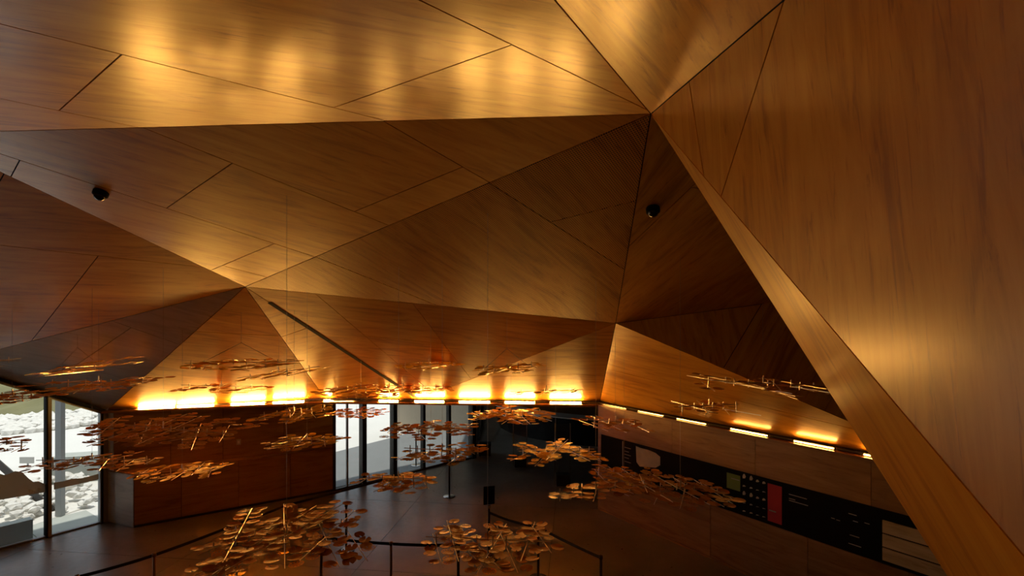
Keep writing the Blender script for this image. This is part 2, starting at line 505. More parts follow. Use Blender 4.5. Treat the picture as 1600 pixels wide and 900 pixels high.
# solid facade above the sloping head of the left window
hd = [(-9.5, 11.95, 2.58), (-10.93, 9.88, 3.87), (-13.1, 6.73, 5.85)]
mb = MB()
o_ = Vector((-0.824, 0.567, 0)) * 0.2
fpts = [Vector((-9.5, 11.95, 2.60)), Vector((-13.1, 6.73, 5.87)), Vector((-13.1, 6.73, ROOF)), Vector((-9.5, 11.95, ROOF))]
mb.poly_prism(fpts, [p + o_ for p in fpts])
tag(mb.build('wall_above_window', M['roof']), 'solid facade above the sloping window head', 'wall', kind='structure')
# landing slab below the camera
tag(MB().box(-13.0, 3.2, -3.2, 1.6, 2.8, 3.1).build('floor_landing', M['concrete']), 'upper landing slab from which the hall is seen', 'floor', kind='structure')
# flat soffit behind the lamp ledge
so = MB().poly_prism([(-9.4, 12.05, 2.62), (-4.75, 13.25, 2.62), (2.15, 12.82, 2.62), (6.1, 6.95, 2.62), (7.7, 4.6, 2.62), (9.9, 4.6, 2.62), (9.9, 24.9, 2.62), (-1.3, 24.9, 2.62), (-1.3, 17.5, 2.62), (-4.93, 14.08, 2.62)],
                     [(-9.4, 12.05, 2.64), (-4.75, 13.25, 2.64), (2.15, 12.82, 2.64), (6.1, 6.95, 2.64), (7.7, 4.6, 2.64), (9.9, 4.6, 2.64), (9.9, 24.9, 2.64), (-1.3, 24.9, 2.64), (-1.3, 17.5, 2.64), (-4.93, 14.08, 2.64)])
tag(so.build('ceiling_soffit', M['roof']), 'low flat soffit over the entrance and reception behind the lamp ledge', 'ceiling', kind='structure')

# floor slabs with saw-cut joints
floor = tag(MB().poly_prism([(x, y, -0.25) for x, y in outl], [(x, y, -0.012) for x, y in outl]).build('floor', M['backing']), 'polished dark grey concrete floor with saw cut joints', 'floor', kind='structure')
def clip(poly, p, q):     # keep the left side of p->q
    def s(a): return (q[0] - p[0]) * (a[1] - p[1]) - (q[1] - p[1]) * (a[0] - p[0])
    out = []
    for i in range(len(poly)):
        a_, b_ = poly[i], poly[(i + 1) % len(poly)]
        sa, sb = s(a_), s(b_)
        if sa >= 0: out.append(a_)
        if sa * sb < 0:
            t = sa / (sa - sb); out.append((a_[0] + (b_[0] - a_[0]) * t, a_[1] + (b_[1] - a_[1]) * t))
    return out
xs = [-13.05, -9.6, -6.1, -2.5, 1.1, 4.7, 9.95]
ys = [-3.1, 2.4, 6.0, 9.6, 13.2, 17.0, 21.0, 24.9]
ca, sa_ = math.cos(0.12), math.sin(0.12)
def rotf(x, y): return (-2.3 + (x + 2.3) * ca + (y - 13.2) * sa_, 13.2 - (x + 2.3) * sa_ + (y - 13.2) * ca) 
big_x = [-20, -9.6, -6.1, -2.5, 1.1, 4.7, 20]; big_y = [-12, 2.4, 6.0, 9.6, 13.2, 17.0, 21.0, 34]
for i in range(len(big_x) - 1):
    for j in range(len(big_y) - 1):
        g = 0.004
        q = [(big_x[i] + g, big_y[j] + g), (big_x[i + 1] - g, big_y[j] + g), (big_x[i + 1] - g, big_y[j + 1] - g), (big_x[i] + g, big_y[j + 1] - g)]
        q = [rotf(*p) for p in q]
        for (p1, p2) in (((-13.1, 6.73), (-13.1, -3.2)), ((10, -3.2), (10, 25)), ((-13.1, -3.2), (10, -3.2)), ((10, 25), (-1.3, 25))):
            q = clip(q, p1, p2) if len(q) > 2 else q
        parts = []
        for (lines) in ((((-4.93, 30), (-4.93, -9)), 0, ((-9.5, 11.95), (-13.1, 6.73)), ((-4.93, 14.08), (-9.5, 11.95))),
                        (((-4.93, -9), (-4.93, 30)), ((-1.3, 30), (-1.3, -9)), ((-1.3, 17.5), (-4.93, 14.08))),
                        (((-1.3, -9), (-1.3, 30)),)):
            w_ = list(q)
            for ln in lines:
                if not ln or len(w_) < 3: continue
                w_ = clip(w_, ln[1], ln[0]) if ln[0][0] == ln[1][0] else clip(w_, *ln)
            if len(w_) > 2: parts.append(w_)
        for r_ in parts:
            MB().poly_prism([(x, y, -0.012) for x, y in r_], [(x, y, 0.0) for x, y in r_]).build('floor_slab', M['concrete'], floor)

# ------------------------------------------------------------------ lamp ledge and linear lamps
def along(pl, u):
    """point of the plan polyline seen in pixel column u"""
    k = (u - CU) / FU
    for (x0, y0), (x1_, y1_) in zip(pl, pl[1:]):
        den = (x1_ - x0) - k * (y1_ - y0)
        t = (k * y0 - x0) / den
        if -0.001 <= t <= 1.001: return Vector((x0 + (x1_ - x0) * t, y0 + (y1_ - y0) * t, 0)), Vector((x1_ - x0, y1_ - y0, 0)).normalized()
    return None, None
for i in range(len(COVE) - 1):
    p = Vector((*COVE[i], 0)); q = Vector((*COVE[i + 1], 0)); d = (q - p).normalized(); n = Vector((-d.y, d.x, 0))
    tag(MB().obox(p + Vector((0, 0, LEDGE_Z - 0.05)) - n * 0.03, q - p, n * 0.26, (0, 0, 0.05)).build('trim_%d' % (10 + i), M['wood_wall']),
        ['plywood lamp ledge along the left wall', 'plywood lamp ledge over the entrance glazing', 'plywood lamp ledge along the display wall', 'plywood lamp ledge running on behind the slanted wall edge'][i], 'ledge', kind='structure')
lamps = [(213, 272, 'linear warm lamp nearest the big window, first on the left wall ledge'),
         (274, 333, 'linear warm lamp second from the big window on the left wall ledge'),
         (359, 413, 'linear warm lamp third from the big window on the left wall ledge'),
         (425, 475, 'linear warm lamp at the right end of the left wall ledge'),
         (505, 551, 'linear warm lamp over the left end of the entrance glazing'),
         (590, 621, 'linear warm lamp half hidden behind the dark leaf mobile by the slot trim'),
         (646, 693, 'linear warm lamp just right of where the black slot trim ends'),
         (716, 765, 'linear warm lamp over the right end of the entrance glazing'),
         (788, 836, 'linear warm lamp over the round gold mobile at the reception'),
         (859, 909, 'linear warm lamp at the right end of the back ledge'),
         (938, 975, 'short linear warm lamp at the far end of the display wall'),
         (993, 1033, 'linear warm lamp second from the far end of the display wall'),
         (1053, 1100, 'linear warm lamp third from the far end of the display wall'),
         (1137, 1196, 'linear warm lamp halfway along the display wall'),
         (1236, 1300, 'linear warm lamp near the end of the display wall ledge'),
         (1345, 1400, 'linear warm lamp partly hidden by the slanted wall edge')]
for (u0, u1, lab) in lamps:
    p, d = along(COVE, u0); q, _ = along(COVE, u1)
    n = Vector((-d.y, d.x, 0))
    L_ = (q - p).length
    p = p + n * 0.07
    root = tag(empty('linear_lamp', (p.x, p.y, LEDGE_Z)), lab, 'lamp', 'linear lamps on the ledge')
    MB().obox(n * 0.005, d * L_, n * 0.04, (0, 0, 0.015)).build('lamp_housing', M['frame'], root)
    MB().obox(n * 0.008 + d * 0.01 + Vector((0, 0, 0.015)), d * (L_ - 0.02), n * 0.034, (0, 0, 0.013 if u0 > 930 else 0.024)).build('diffuser', M['tube_dim' if u0 > 930 else 'tube'], root)
    for s in (0.0, L_ - 0.008):
        MB().obox(n * 0.004 + d * s + Vector((0, 0, 0.0)), d * 0.008, n * 0.042, (0, 0, 0.043)).build('end_cap', M['frame'], root)

# ------------------------------------------------------------------ left wall, lower block and back pier
def wood_box(name, o, ax, ay, az, mat, parent=None):
    mb = MB().obox(o, ax, ay, az)
    me = mb.mesh(name, M[mat])
    axn = Vector(ax).normalized(); ayn = Vector(ay).normalized()
    ou, ov = rnd.uniform(0, 30), rnd.uniform(0, 30)
    put_uv(me, lambda co: (co.dot(axn) + co.dot(ayn) * 0.7 + ou, co.z + co.dot(ayn) * 0.7 + ov))
    ob = bpy.data.objects.new(name, me); COL.objects.link(ob)
    if parent: ob.parent = parent
    return ob
def wall_panels(parent, p, q, z0, z1, cuts, mat='wood_wall', gap=0.008, th=0.018):
    """vertical plywood panels on the face p-q (room on the right of travel p->q)"""
    p = Vector((*p, 0)); q = Vector((*q, 0)); L_ = (q - p).length; d = (q - p) / L_; n = Vector((d.y, -d.x, 0))
    ss = [0] + [c_ for c_ in cuts if 0 < c_ < L_] + [L_]
    for s0_, s1_ in zip(ss, ss[1:]):
        wood_box('panel', p + d * (s0_ + gap / 2) + Vector((0, 0, z0 + gap / 2)), d * (s1_ - s0_ - gap), n * th, (0, 0, z1 - z0 - gap), mat, parent)
P_END = Vector((-9.22, 11.86, 0)); P_FAR = Vector((-4.93, 14.08, 0)); P_LOW = Vector((-8.56, 11.60, 0)); P_LOW0 = Vector((-9.46, 11.97, 0))
dl = (P_FAR - P_END).normalized(); nl = Vector((dl.y, -dl.x, 0))
mbw = MB().poly_prism([(P_LOW0.x, P_LOW0.y, 1.2), (P_END.x - 0.0, P_END.y, 1.2), (P_FAR.x, P_FAR.y, 1.2), (P_FAR.x - 0.1, P_FAR.y + 0.25, 1.2), (-9.4, 12.2, 1.2)],
                      [(P_LOW0.x, P_LOW0.y, 2.6), (P_END.x, P_END.y, 2.6), (P_FAR.x, P_FAR.y, 2.6), (P_FAR.x - 0.1, P_FAR.y + 0.25, 2.6), (-9.4, 12.2, 2.6)])
wall_l2 = tag(mbw.build('wall_entrance_left', M['backing']), 'plywood wall between the big window and the entrance glazing, stepping out below', 'wall', kind='structure')
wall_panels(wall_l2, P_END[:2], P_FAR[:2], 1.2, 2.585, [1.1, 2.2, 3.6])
wall_panels(wall_l2, P_LOW0[:2], P_END[:2], 1.2, 2.585, [], 'wood_daylit')
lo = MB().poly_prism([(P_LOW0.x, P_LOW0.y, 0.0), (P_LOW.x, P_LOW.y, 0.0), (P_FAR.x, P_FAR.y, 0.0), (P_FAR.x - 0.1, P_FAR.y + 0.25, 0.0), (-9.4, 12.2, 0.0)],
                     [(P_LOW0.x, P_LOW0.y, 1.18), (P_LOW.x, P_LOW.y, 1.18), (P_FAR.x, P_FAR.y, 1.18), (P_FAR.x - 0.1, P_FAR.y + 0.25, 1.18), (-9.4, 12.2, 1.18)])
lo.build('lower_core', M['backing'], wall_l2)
wall_panels(wall_l2, P_LOW0[:2], P_LOW[:2], 0.0, 1.18, [], 'wood_daylit')
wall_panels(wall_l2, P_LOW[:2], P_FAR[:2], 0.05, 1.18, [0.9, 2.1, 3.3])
cap = [P_LOW0, P_LOW, P_FAR, P_END]
capm = MB().poly_prism([(p.x, p.y, 1.18) for p in cap], [(p.x, p.y, 1.197) for p in cap])
me = capm.mesh('ledge_cap', M['wood_wall']); put_uv(me, lambda co: (co.x, co.y))
oc = bpy.data.objects.new('ledge_cap', me); COL.objects.link(oc); oc.parent = wall_l2
dlo = (P_FAR - P_LOW).normalized(); nlo = Vector((dlo.y, -dlo.x, 0))
tag(MB().obox(P_LOW + nlo * 0.018, P_FAR - P_LOW, nlo * 0.012, (0, 0, 0.05)).build('baseboard_left', M['dark_frame']), 'dark base strip under the left plywood wall', 'baseboard', kind='structure')
# light switches on the left wall
sw = along([P_END[:2], P_FAR[:2]], 373)[0] + nl * 0.018
t = tag(empty('wall_switch', (sw.x, sw.y, 1.60)), 'small pale switch plate on the left plywood wall', 'switch')
MB().obox(-dl * 0.05 + Vector((0, 0, -0.07)), dl * 0.10, nl * 0.012, (0, 0, 0.14)).build('plate', M['plaque'], t)
MB().obox(-dl * 0.025 + nl * 0.012 + Vector((0, 0, -0.035)), dl * 0.05, nl * 0.006, (0, 0, 0.07)).build('rocker', M['white_paint'], t)

# ------------------------------------------------------------------ big left window
win = tag(empty('window_1', (-9.5, 11.95, 0)), 'tall window at the left with sloping head, grey posts and a mountain silhouette film', 'window', kind='structure')
wd = Vector((-3.6, -5.22, 0)).normalized(); wn = Vector((-wd.y, wd.x, 0))     # wn points into the room
if wn.x < 0: wn = -wn
W0 = Vector((-9.5, 11.95, 0)); WL = Vector((-3.6, -5.22, 0)).length
def head(s): return 2.58 + s / WL * 3.27
def wchild(mb, name, mat, parent=win):
    o = mb.build(name, M[mat], parent); o.matrix_parent_inverse = Matrix.Translation(-win.location) if parent is win else Matrix(); return o
def post(s, w, dp, mat='frame', z0=0.0, out=0.0):
    b_ = [W0 + wd * (s - w / 2) - wn * (dp / 2 + out), W0 + wd * (s + w / 2) - wn * (dp / 2 + out), W0 + wd * (s + w / 2) + wn * (dp / 2 - out), W0 + wd * (s - w / 2) + wn * (dp / 2 - out)]
    hh = [head(s - w / 2), head(s + w / 2), head(s + w / 2), head(s - w / 2)]
    return MB().poly_prism([p + Vector((0, 0, z0)) for p in b_], [p + Vector((0, 0, h)) for p, h in zip(b_, hh)])
def s_of(u):
    k = (u - CU) / FU
    return (k * W0.y - W0.x) / (wd.x - k * wd.y)
s_m = s_of(76)
posts = [0.03, s_m, s_m + 1.15, s_m + 2.3, s_m + 3.45]
for i, s in enumerate(posts):
    wchild(post(s, 0.16 if i == 0 else 0.07, 0.16), 'mullion', 'frame')
for s in posts[:-1]:
    wchild(post(s + 0.045, 0.03, 0.20), 'mullion_seal', 'black')
for sA, sB in zip(posts, posts[1:] + [WL]):
    g = [W0 + wd * (sA + 0.03), W0 + wd * (sB - 0.03)]
    mbp = MB().poly_prism([g[0] - wn * 0.006, g[1] - wn * 0.006, g[1] + wn * 0.006, g[0] + wn * 0.006],
                          [g[0] - wn * 0.006 + Vector((0, 0, head(sA))), g[1] - wn * 0.006 + Vector((0, 0, head(sB))), g[1] + wn * 0.006 + Vector((0, 0, head(sB))), g[0] + wn * 0.006 + Vector((0, 0, head(sA)))])
    wchild(mbp, 'pane', 'glass')
h0 = W0 + Vector((0, 0, head(0) - 0.10)); h1 = W0 + wd * WL + Vector((0, 0, head(WL) - 0.10))
wchild(MB().obox(h0 - wn * 0.05, h1 - h0, wn * 0.12, (0, 0, 0.06)), 'head_frame', 'frame')
wchild(MB().obox(h0 - wn * 0.05 + Vector((0, 0, 0.06)), h1 - h0, wn * 0.16, (0, 0, 0.07)), 'head_shadow_gap', 'black')
wchild(MB().obox(W0 - wn * 0.05, wd * WL, wn * 0.10, (0, 0, 0.03)), 'sill', 'frame')
# mountain silhouette film stuck on the panes
def film(prof_top, prof_bot, s0, s1):
    pts = [(s, zt) for s, zt in prof_top] + [(s, zb) for s, zb in reversed(prof_bot)]
    b_ = [W0 + wd * s + wn * 0.008 + Vector((0, 0, z)) for s, z in pts]
    return MB().poly_prism(b_, [p + wn * 0.0015 for p in b_])
wplane = Plane(W0, W0 + wd, W0 + Vector((0, 0, 1)))
def wsz(u, v):
    p = wplane.at(u, v); return ((p - W0).dot(wd), p.z)
top1 = [wsz(*p) for p in ((70, 756), (60, 752), (52, 753), (44, 747), (35, 738), (31, 737), (23, 736), (12, 741), (6, 742), (-4, 739), (-30, 744), (-70, 735))]
bot1 = [wsz(*p) for p in ((70, 769), (-70, 793))]
wchild(film(top1, bot1, 0, 0), 'mountain_film', 'decal')
top2 = [wsz(*p) for p in ((154, 740), (140, 744), (128, 747), (112, 748), (98, 752), (84, 754))]
bot2 = [wsz(*p) for p in ((154, 749), (84, 765))]
wchild(film(top2, bot2, 0, 0), 'mountain_film', 'decal')
for (u, v) in ((46, 769), (49.5, 769), (53, 770), (61, 766), (63, 767)):
    p = wplane.at(u, v)
    wchild(MB().obox(p + wn * 0.010, wd * 0.025, wn * 0.001, (0, 0, 0.05)), 'film_mark', 'white_paint')

# ------------------------------------------------------------------ entrance glazing
gl = tag(empty('window_2', (-4.93, 14.08, 0)), 'full height entrance glazing with dark bronze posts under the low soffit', 'window', kind='structure')
G0 = Vector((-4.93, 14.08, 0)); G1 = Vector((-1.3, 17.5, 0)); gd_ = (G1 - G0).normalized(); gn = Vector((gd_.y, -gd_.x, 0))
GLn = (G1 - G0).length
def gs(u):
    k = (u - CU) / FU
    return (k * G0.y - G0.x) / (gd_.x - k * gd_.y)
def gchild(mb, name, mat):
    o = mb.build(name, M[mat], gl); o.matrix_parent_inverse = Matrix.Translation(-gl.location); return o
gposts = [(522, 0.05, 0.12), (567, 0.13, 0.22), (615, 0.13, 0.22), (661, 0.09, 0.16), (701, 0.09, 0.16), (738, 0.16, 0.24)]
gss = []
for (u, w, dp) in gposts:
    s = gs(u); gss.append(s)
    gchild(MB().obox(G0 + gd_ * (s - w / 2) - gn * dp / 2, gd_ * w, gn * dp, (0, 0, 2.62)), 'post', 'dark_frame')
for sA, sB in zip(gss, gss[1:]):
    gchild(MB().obox(G0 + gd_ * (sA + 0.04) - gn * 0.006, gd_ * (sB - sA - 0.08), gn * 0.012, (0, 0, 2.62)), 'pane', 'glass')
gchild(MB().obox(G0 - gn * 0.05, gd_ * GLn, gn * 0.1, (0, 0, 0.04)), 'threshold', 'dark_frame')
s = gs(541)
gchild(MB().obox(G0 + gd_ * s - gn * 0.03, gd_ * 0.05, gn * 0.06, (0, 0, 2.62)), 'door_stile', 'frame')

# side glazing added in place of a wall to let daylight into the reception
g3 = tag(empty('added_glazing', (-1.3, 17.5, 0)), 'added side glazing letting daylight into the reception hall behind the last entrance post', 'window', kind='structure')
for y in (0.08, 2.5, 4.9, 7.4): MB().box(-0.06, 0.06, y - 0.05, y + 0.05, 0, 2.62).build('post', M['dark_frame'], g3)
for y in (0.13, 2.55, 4.95): MB().box(-0.006, 0.006, y, y + 2.3, 0.02, 2.62).build('pane', M['glass'], g3)
MB().box(-0.05, 0.05, 0.13, 7.35, 0, 0.03).build('threshold', M['dark_frame'], g3)

# ------------------------------------------------------------------ display wall at the right
WR0 = Vector((2.15, 12.72, 0)); WR1 = Vector((7.6, 4.5, 0)); rd = (WR1 - WR0).normalized(); RLn = (WR1 - WR0).length
rn = Vector((rd.y, -rd.x, 0))            # into the room
if rn.x > 0: rn = -rn
FZ0, FZ1 = 1.07, 1.88                     # frieze band
def rs(u):
    k = (u - CU) / FU
    return (k * WR0.y - WR0.x) / (rd.x - k * rd.y)
wr = MB().obox(WR0 - rn * 0.02, WR1 - WR0, -rn * 0.28, (0, 0, LEDGE_Z - 0.05))
wall_r = tag(wr.build('wall_right', M['backing']), 'long plywood display wall at the right with a black picture band', 'wall', kind='structure')
def rpanels(z0, z1, cuts, mat='wood_wall'):
    ss = [0.0] + cuts + [RLn]
    for a_, b_ in zip(ss, ss[1:]):
        wood_box('panel', WR0 + rd * (a_ + 0.004) - rn * 0.02 + Vector((0, 0, z0 + 0.004)), rd * (b_ - a_ - 0.008), rn * 0.02, (0, 0, z1 - z0 - 0.008), mat, wall_r)
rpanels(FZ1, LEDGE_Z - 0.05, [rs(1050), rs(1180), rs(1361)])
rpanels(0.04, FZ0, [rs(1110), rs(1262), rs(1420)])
SB = rs(939)                               # the band starts a little in from the corner
wood_box('panel', WR0 - rn * 0.02 + Vector((0, 0, FZ0 + 0.004)), rd * (SB), rn * 0.02, (0, 0, FZ1 - FZ0 - 0.008), 'wood_wall', wall_r)
wood_box('end_panel', WR0 - rn * 0.30, -rd * 0.02, rn * 0.30, (0, 0, LEDGE_Z - 0.05), 'wood_wall', wall_r)
tag(MB().obox(WR0, WR1 - WR0, rn * 0.012, (0, 0, 0.04)).build('baseboard_right', M['wood_wall']), 'low wooden base strip along the display wall', 'baseboard', kind='structure')
band = tag(empty('display_band', tuple(WR0 + rd * SB + Vector((0, 0, FZ0)))), 'long black picture band set into the display wall with coloured panels', 'display')
BO = WR0 + rd * SB - rn * 0.018
def bpart(name, s0_, s1_, z0, z1, mat, t=0.004, d0=0.004):
    """flat printed piece on the band; s from the band start"""
    o = MB().obox(rd * s0_ - rn * 0.018 + rn * d0 + Vector((0, 0, z0)), rd * (s1_ - s0_), rn * t, (0, 0, z1 - z0)).build(name, M[mat], band); return o
def bs(u): return rs(u) - SB
bpart('backboard', 0.0, RLn - SB - 0.02, 0.004, FZ1 - FZ0 - 0.006, 'black', 0.004, 0.0)
def bz(u, v):
    p = WR0 + rd * rs(u); d = p.y
    return EYE + (HV - v) / FU * d - FZ0
bpart('divider', bs(972), bs(973), 0.02, 0.78, 'print_white', 0.003)
for k, v in enumerate((700, 706, 711, 716, 722)):
    bpart('text_line', bs(975), bs(985 - (k % 2) * 3), bz(980, v) - 0.008, bz(980, v) + 0.004, 'print_white', 0.001)
# pale photograph with an irregular outline
prof = [(993, 697), (1000, 700), (1012, 703), (1024, 708), (1031, 714), (1031, 727), (1024, 731), (1010, 730), (999, 729), (994, 722)]
bb = [WR0 + rd * rs(u) - rn * 0.012 + Vector((0, 0, FZ0 + bz(u, v))) for u, v in prof]
o = MB().poly_prism(bb, [p + rn * 0.002 for p in bb]).build('pale_picture', M['print_grey'], band); o.matrix_parent_inverse = Matrix.Translation(-band.location)
bpart('green_panel', bs(1135), bs(1156), bz(1145, 765), bz(1145, 741), 'print_green')
bpart('text_line', bs(1142), bs(1155), bz(1148, 749.5), bz(1148, 748.5), 'print_white', 0.001, 0.0085)
for ci, u in enumerate((1162, 1173, 1183, 1193)):
    for ri in range(5):
        dv = 12 + (u - 1162) * 0.28
        v = 738 + dv + ri * 13 - 2
        hh = (0.09, 0.035, 0.08, 0.03, 0.03)[ri] * (1.0 if ci < 2 else 0.55)
        z = bz(u, v)
        if z < 0.05: continue
        c0 = rd * bs(u) - rn * 0.012 + Vector((0, 0, z))
        shape = [(-0.025, 0), (0.02, 0.01), (0.035, hh * 0.5), (0.01, hh), (-0.015, hh * 0.9), (-0.03, hh * 0.4)]
        qq = [c0 + rd * sx + Vector((0, 0, sz)) for sx, sz in shape]
        MB().poly_prism(qq, [p + rn * 0.002 for p in qq]).build('specimen_picture', M['print_grey'], band)
bpart('red_panel', bs(1199), bs(1221), bz(1210, 817), bz(1210, 758), 'print_red')
bpart('text_line', bs(1201), bs(1212), bz(1206, 799.5), bz(1206, 797.5), 'print_white', 0.001, 0.0085)
for (u0, u1, v) in ((1232, 1260, 776), (1232, 1242, 780), (1232, 1262, 786), (1325, 1338, 804), (1332, 1340, 815), (1350, 1358, 818), (1327, 1342, 838), (1325, 1345, 852), (1298, 1304, 810), (1306, 1312, 813)):
    um = (u0 + u1) / 2
    bpart('text_line', bs(u0), bs(u1), bz(um, v) - 0.008, bz(um, v) + 0.004, 'print_white', 0.001)
# slatted pale planks at the near end of the band
for k in range(3):
    z0 = 0.055 + k * 0.205
    w_ = wood_box('plank', rd * bs(1379) - rn * 0.013 + Vector((0, 0, z0)), rd * (RLn - rs(1379) - 0.1), rn * 0.02, (0, 0, 0.185), 'plank', band)

# ------------------------------------------------------------------ reception hall beyond the ledge
cnt = tag(empty('reception_counter', (0.6, 20.2, 0)), 'dark curved reception counter with a thin pale top edge at the back', 'counter')
arc = [(-0.9, 23.2), (-0.75, 22.0), (-0.35, 21.0), (0.3, 20.2), (1.1, 19.5), (2.1, 18.9), (3.4, 18.5)]
bot = [Vector((x + 0.25, y + 0.35, 0)) for x, y in arc]; topc = [Vector((x, y, 1.05)) for x, y in arc]
def strip(outer_lo, outer_hi, off):
    mb = MB(); n_ = len(outer_lo)
    for i in range(n_ - 1):
        q0 = [outer_lo[i], outer_lo[i + 1], outer_lo[i + 1] + off, outer_lo[i] + off]
        q1 = [outer_hi[i], outer_hi[i + 1], outer_hi[i + 1] + off, outer_hi[i] + off]
        mb.poly_prism(q0, q1)
    return mb
def weld(o):
    bm = bmesh.new(); bm.from_mesh(o.data); bmesh.ops.remove_doubles(bm, verts=bm.verts, dist=0.0005); bm.to_mesh(o.data); bm.free(); return o
o = weld(strip(bot, topc, Vector((0.5, 0.6, 0))).build('counter_front', M['black_gloss'], cnt)); o.matrix_parent_inverse = Matrix.Translation(-cnt.location)
o = weld(strip([p + Vector((-0.03, -0.03, 0.0)) for p in topc], [p + Vector((-0.03, -0.03, 0.03)) for p in topc], Vector((0.55, 0.65, 0))).build('counter_top', M['plaque'], cnt)); o.matrix_parent_inverse = Matrix.Translation(-cnt.location)

def totem(u0, u1, vb, ztop, lab):
    p = on_floor((u0 + u1) / 2, vb); w = (u1 - u0) / FU * p.y
    r = tag(empty('display_totem', p), lab, 'totem', 'glass display totems')
    bm_ = MB().box(-w / 2 + 0.04, w / 2 - 0.02, -0.16, 0.16, 0, 0.30); bm_.build('base_box', M['box_metal'], r)
    for sx in (-1, 1):
        MB().box(sx * w / 2 - 0.012, sx * w / 2 + 0.012, -0.02, 0.02, 0, ztop).build('upright', M['steel'], r)
    MB().box(-w / 2 + 0.012, w / 2 - 0.012, -0.004, 0.004, 0.30, ztop - 0.02).build('pane', M['glass'], r)
totem(802, 823, 728, 1.62, 'slim glass display totem with black base box, farther of the two')
totem(867, 891, 757, 1.75, 'slim glass display totem with black base box, nearer the display wall')
p = on_floor(758, 711)
t = tag(empty('black_stool', p), 'low black box stool beside the last entrance post', 'stool')
MB().box(-0.2, 0.2, -0.2, 0.2, 0.03, 0.36).build('body', M['box_metal'], t)
MB().box(-0.21, 0.21, -0.21, 0.21, 0.36, 0.42).build('seat_pad', M['black'], t)
for sx in (-1, 1):
    for sy in (-1, 1): MB().box(sx * 0.17 - 0.02, sx * 0.17 + 0.02, sy * 0.17 - 0.02, sy * 0.17 + 0.02, 0, 0.03).build('foot', M['black'], t)

# ------------------------------------------------------------------ outside
tag(MB().poly_prism([(-60, 6, -0.4), (-9.4, 6, -0.4), (-1.5, 18, -0.4), (-1.5, 26, -0.4), (10, 26, -0.4), (10, 40, -0.4), (-60, 40, -0.4)],
                    [(-60, 6, -0.03), (-9.4, 6, -0.03), (-1.5, 18, -0.03), (-1.5, 26, -0.03), (10, 26, -0.03), (10, 40, -0.03), (-60, 40, -0.03)]).build('ground_outside', M['gravel']), 'pale sunlit forecourt outside the windows', 'ground', kind='structure')
tag(MB().poly_prism([(-5.2, 14.2, -0.2), (-7.2, 16.9, -0.2), (-4.0, 21.7, -0.2), (-1.45, 21.7, -0.2), (-1.45, 17.5, -0.2)], [(-5.2, 14.2, -0.005), (-7.2, 16.9, -0.005), (-4.0, 21.7, -0.005), (-1.45, 21.7, -0.005), (-1.45, 17.5, -0.005)]).build('path_outside', M['paving']), 'grey paved apron outside the entrance glazing', 'path', kind='structure')
tag(MB().box(-5.2, -1.7, 21.8, 22.1, -0.2, 3.4).build('wall_outside', M['beige']), 'pale rendered wall outside behind the entrance glazing', 'wall', kind='structure')
# paved strip and kerb along the left window
mbk = MB().obox(W0 - wn * 0.12 + wd * 0.0 + Vector((0, 0, -0.2)), wd * (s_m + 0.15), -wn * 1.15, (0, 0, 0.195))
tag(mbk.build('path_window', M['kerb']), 'grey paved strip outside the right pane of the big window', 'path', kind='structure')
mbk = MB().obox(W0 + wd * (s_m + 0.2) - wn * 0.25 + Vector((0, 0, -0.2)), wd * 4.5, -wn * 0.25, (0, 0, 0.58))
tag(mbk.build('kerb', M['kerb']), 'pale concrete kerb holding back the stones outside the window', 'kerb')
# far slope: stone band and dry grass
def slope(name, x0, x1, prof, mat, lab, cat, rough, seed, nx=60):
    r = random.Random(seed); mb = MB(); k = len(prof)
    for i in range(nx + 1):
        x = x0 + (x1 - x0) * i / nx
        for (y, z) in prof: mb.v.append((x + r.uniform(-1, 1) * rough, y + 0.8 * (x + 21) + r.uniform(-1, 1) * rough, z + r.uniform(-1, 1) * rough))
    for i in range(nx):
        for j in range(k - 1): mb.f.append((i * k + j, (i + 1) * k + j, (i + 1) * k + j + 1, i * k + j + 1))
    return tag(mb.build(name, M[mat], smooth=False), lab, cat, kind='structure')
slope('ground_slope', -38, -6, [(23.4, -0.2), (24.2, 0.3), (30, 1.3), (40, 2.6), (52, 5.0), (62, 7.0)], 'grass', 'dry grassy slope rising beyond the white stones', 'slope', 0.12, 3)
# stones
def stone_mesh(seed):
    r = random.Random(seed); bm = bmesh.new()
    bmesh.ops.create_icosphere(bm, subdivisions=1, radius=1.0)
    for v in bm.verts:
        v.co *= r.uniform(0.78, 1.15); v.co.z *= 0.62; v.co.x *= 1.2
    me = bpy.data.meshes.new('stone'); bm.to_mesh(me); bm.free(); me.materials.append(M['stone']); return me
SM = [stone_mesh(i) for i in range(7)]
bank = tag(MB().poly_prism([(-60, 8, -0.5), (-10.6, 12.5, -0.5), (-9.2, 14.4, -0.5), (-12, 18.5, -0.5), (-60, 18.5, -0.5)],
                           [W0 + wd * 9 - wn * 6 + Vector((0, 0, 0.0)), W0 + wd * (s_m + 0.3) - wn * 1.0, W0 - wn * 1.5 + Vector((0, 0, 0)), Vector((-12.2, 16.4, 0.0)), Vector((-16, 16, 0))]).build('stone_bank', M['stone']),
           'bank of loose white boulders outside the big window', 'stones', kind='structure')
r = random.Random(11); ns = 0
while ns < 290:
    s = r.uniform(-1.2, 3.8); o_d = r.uniform(0.55, 4.6)
    if s < s_m + 0.1 and o_d < 1.45: continue
    if s < -0.2 and o_d < 2.0: continue
    p = W0 + wd * s - wn * o_d
    sz = r.uniform(0.08, 0.17)
    z = (0.24 if s > s_m + 0.2 else 0.02) + r.uniform(0, 0.12) + 0.03 * o_d
    ob = bpy.data.objects.new('stone', r.choice(SM)); COL.objects.link(ob); ob.parent = bank
    ob.location = (p.x, p.y, z); ob.scale = (sz, sz, sz); ob.rotation_euler = (r.uniform(-.5, .5), r.uniform(-.5, .5), r.uniform(0, 6.3)); ns += 1
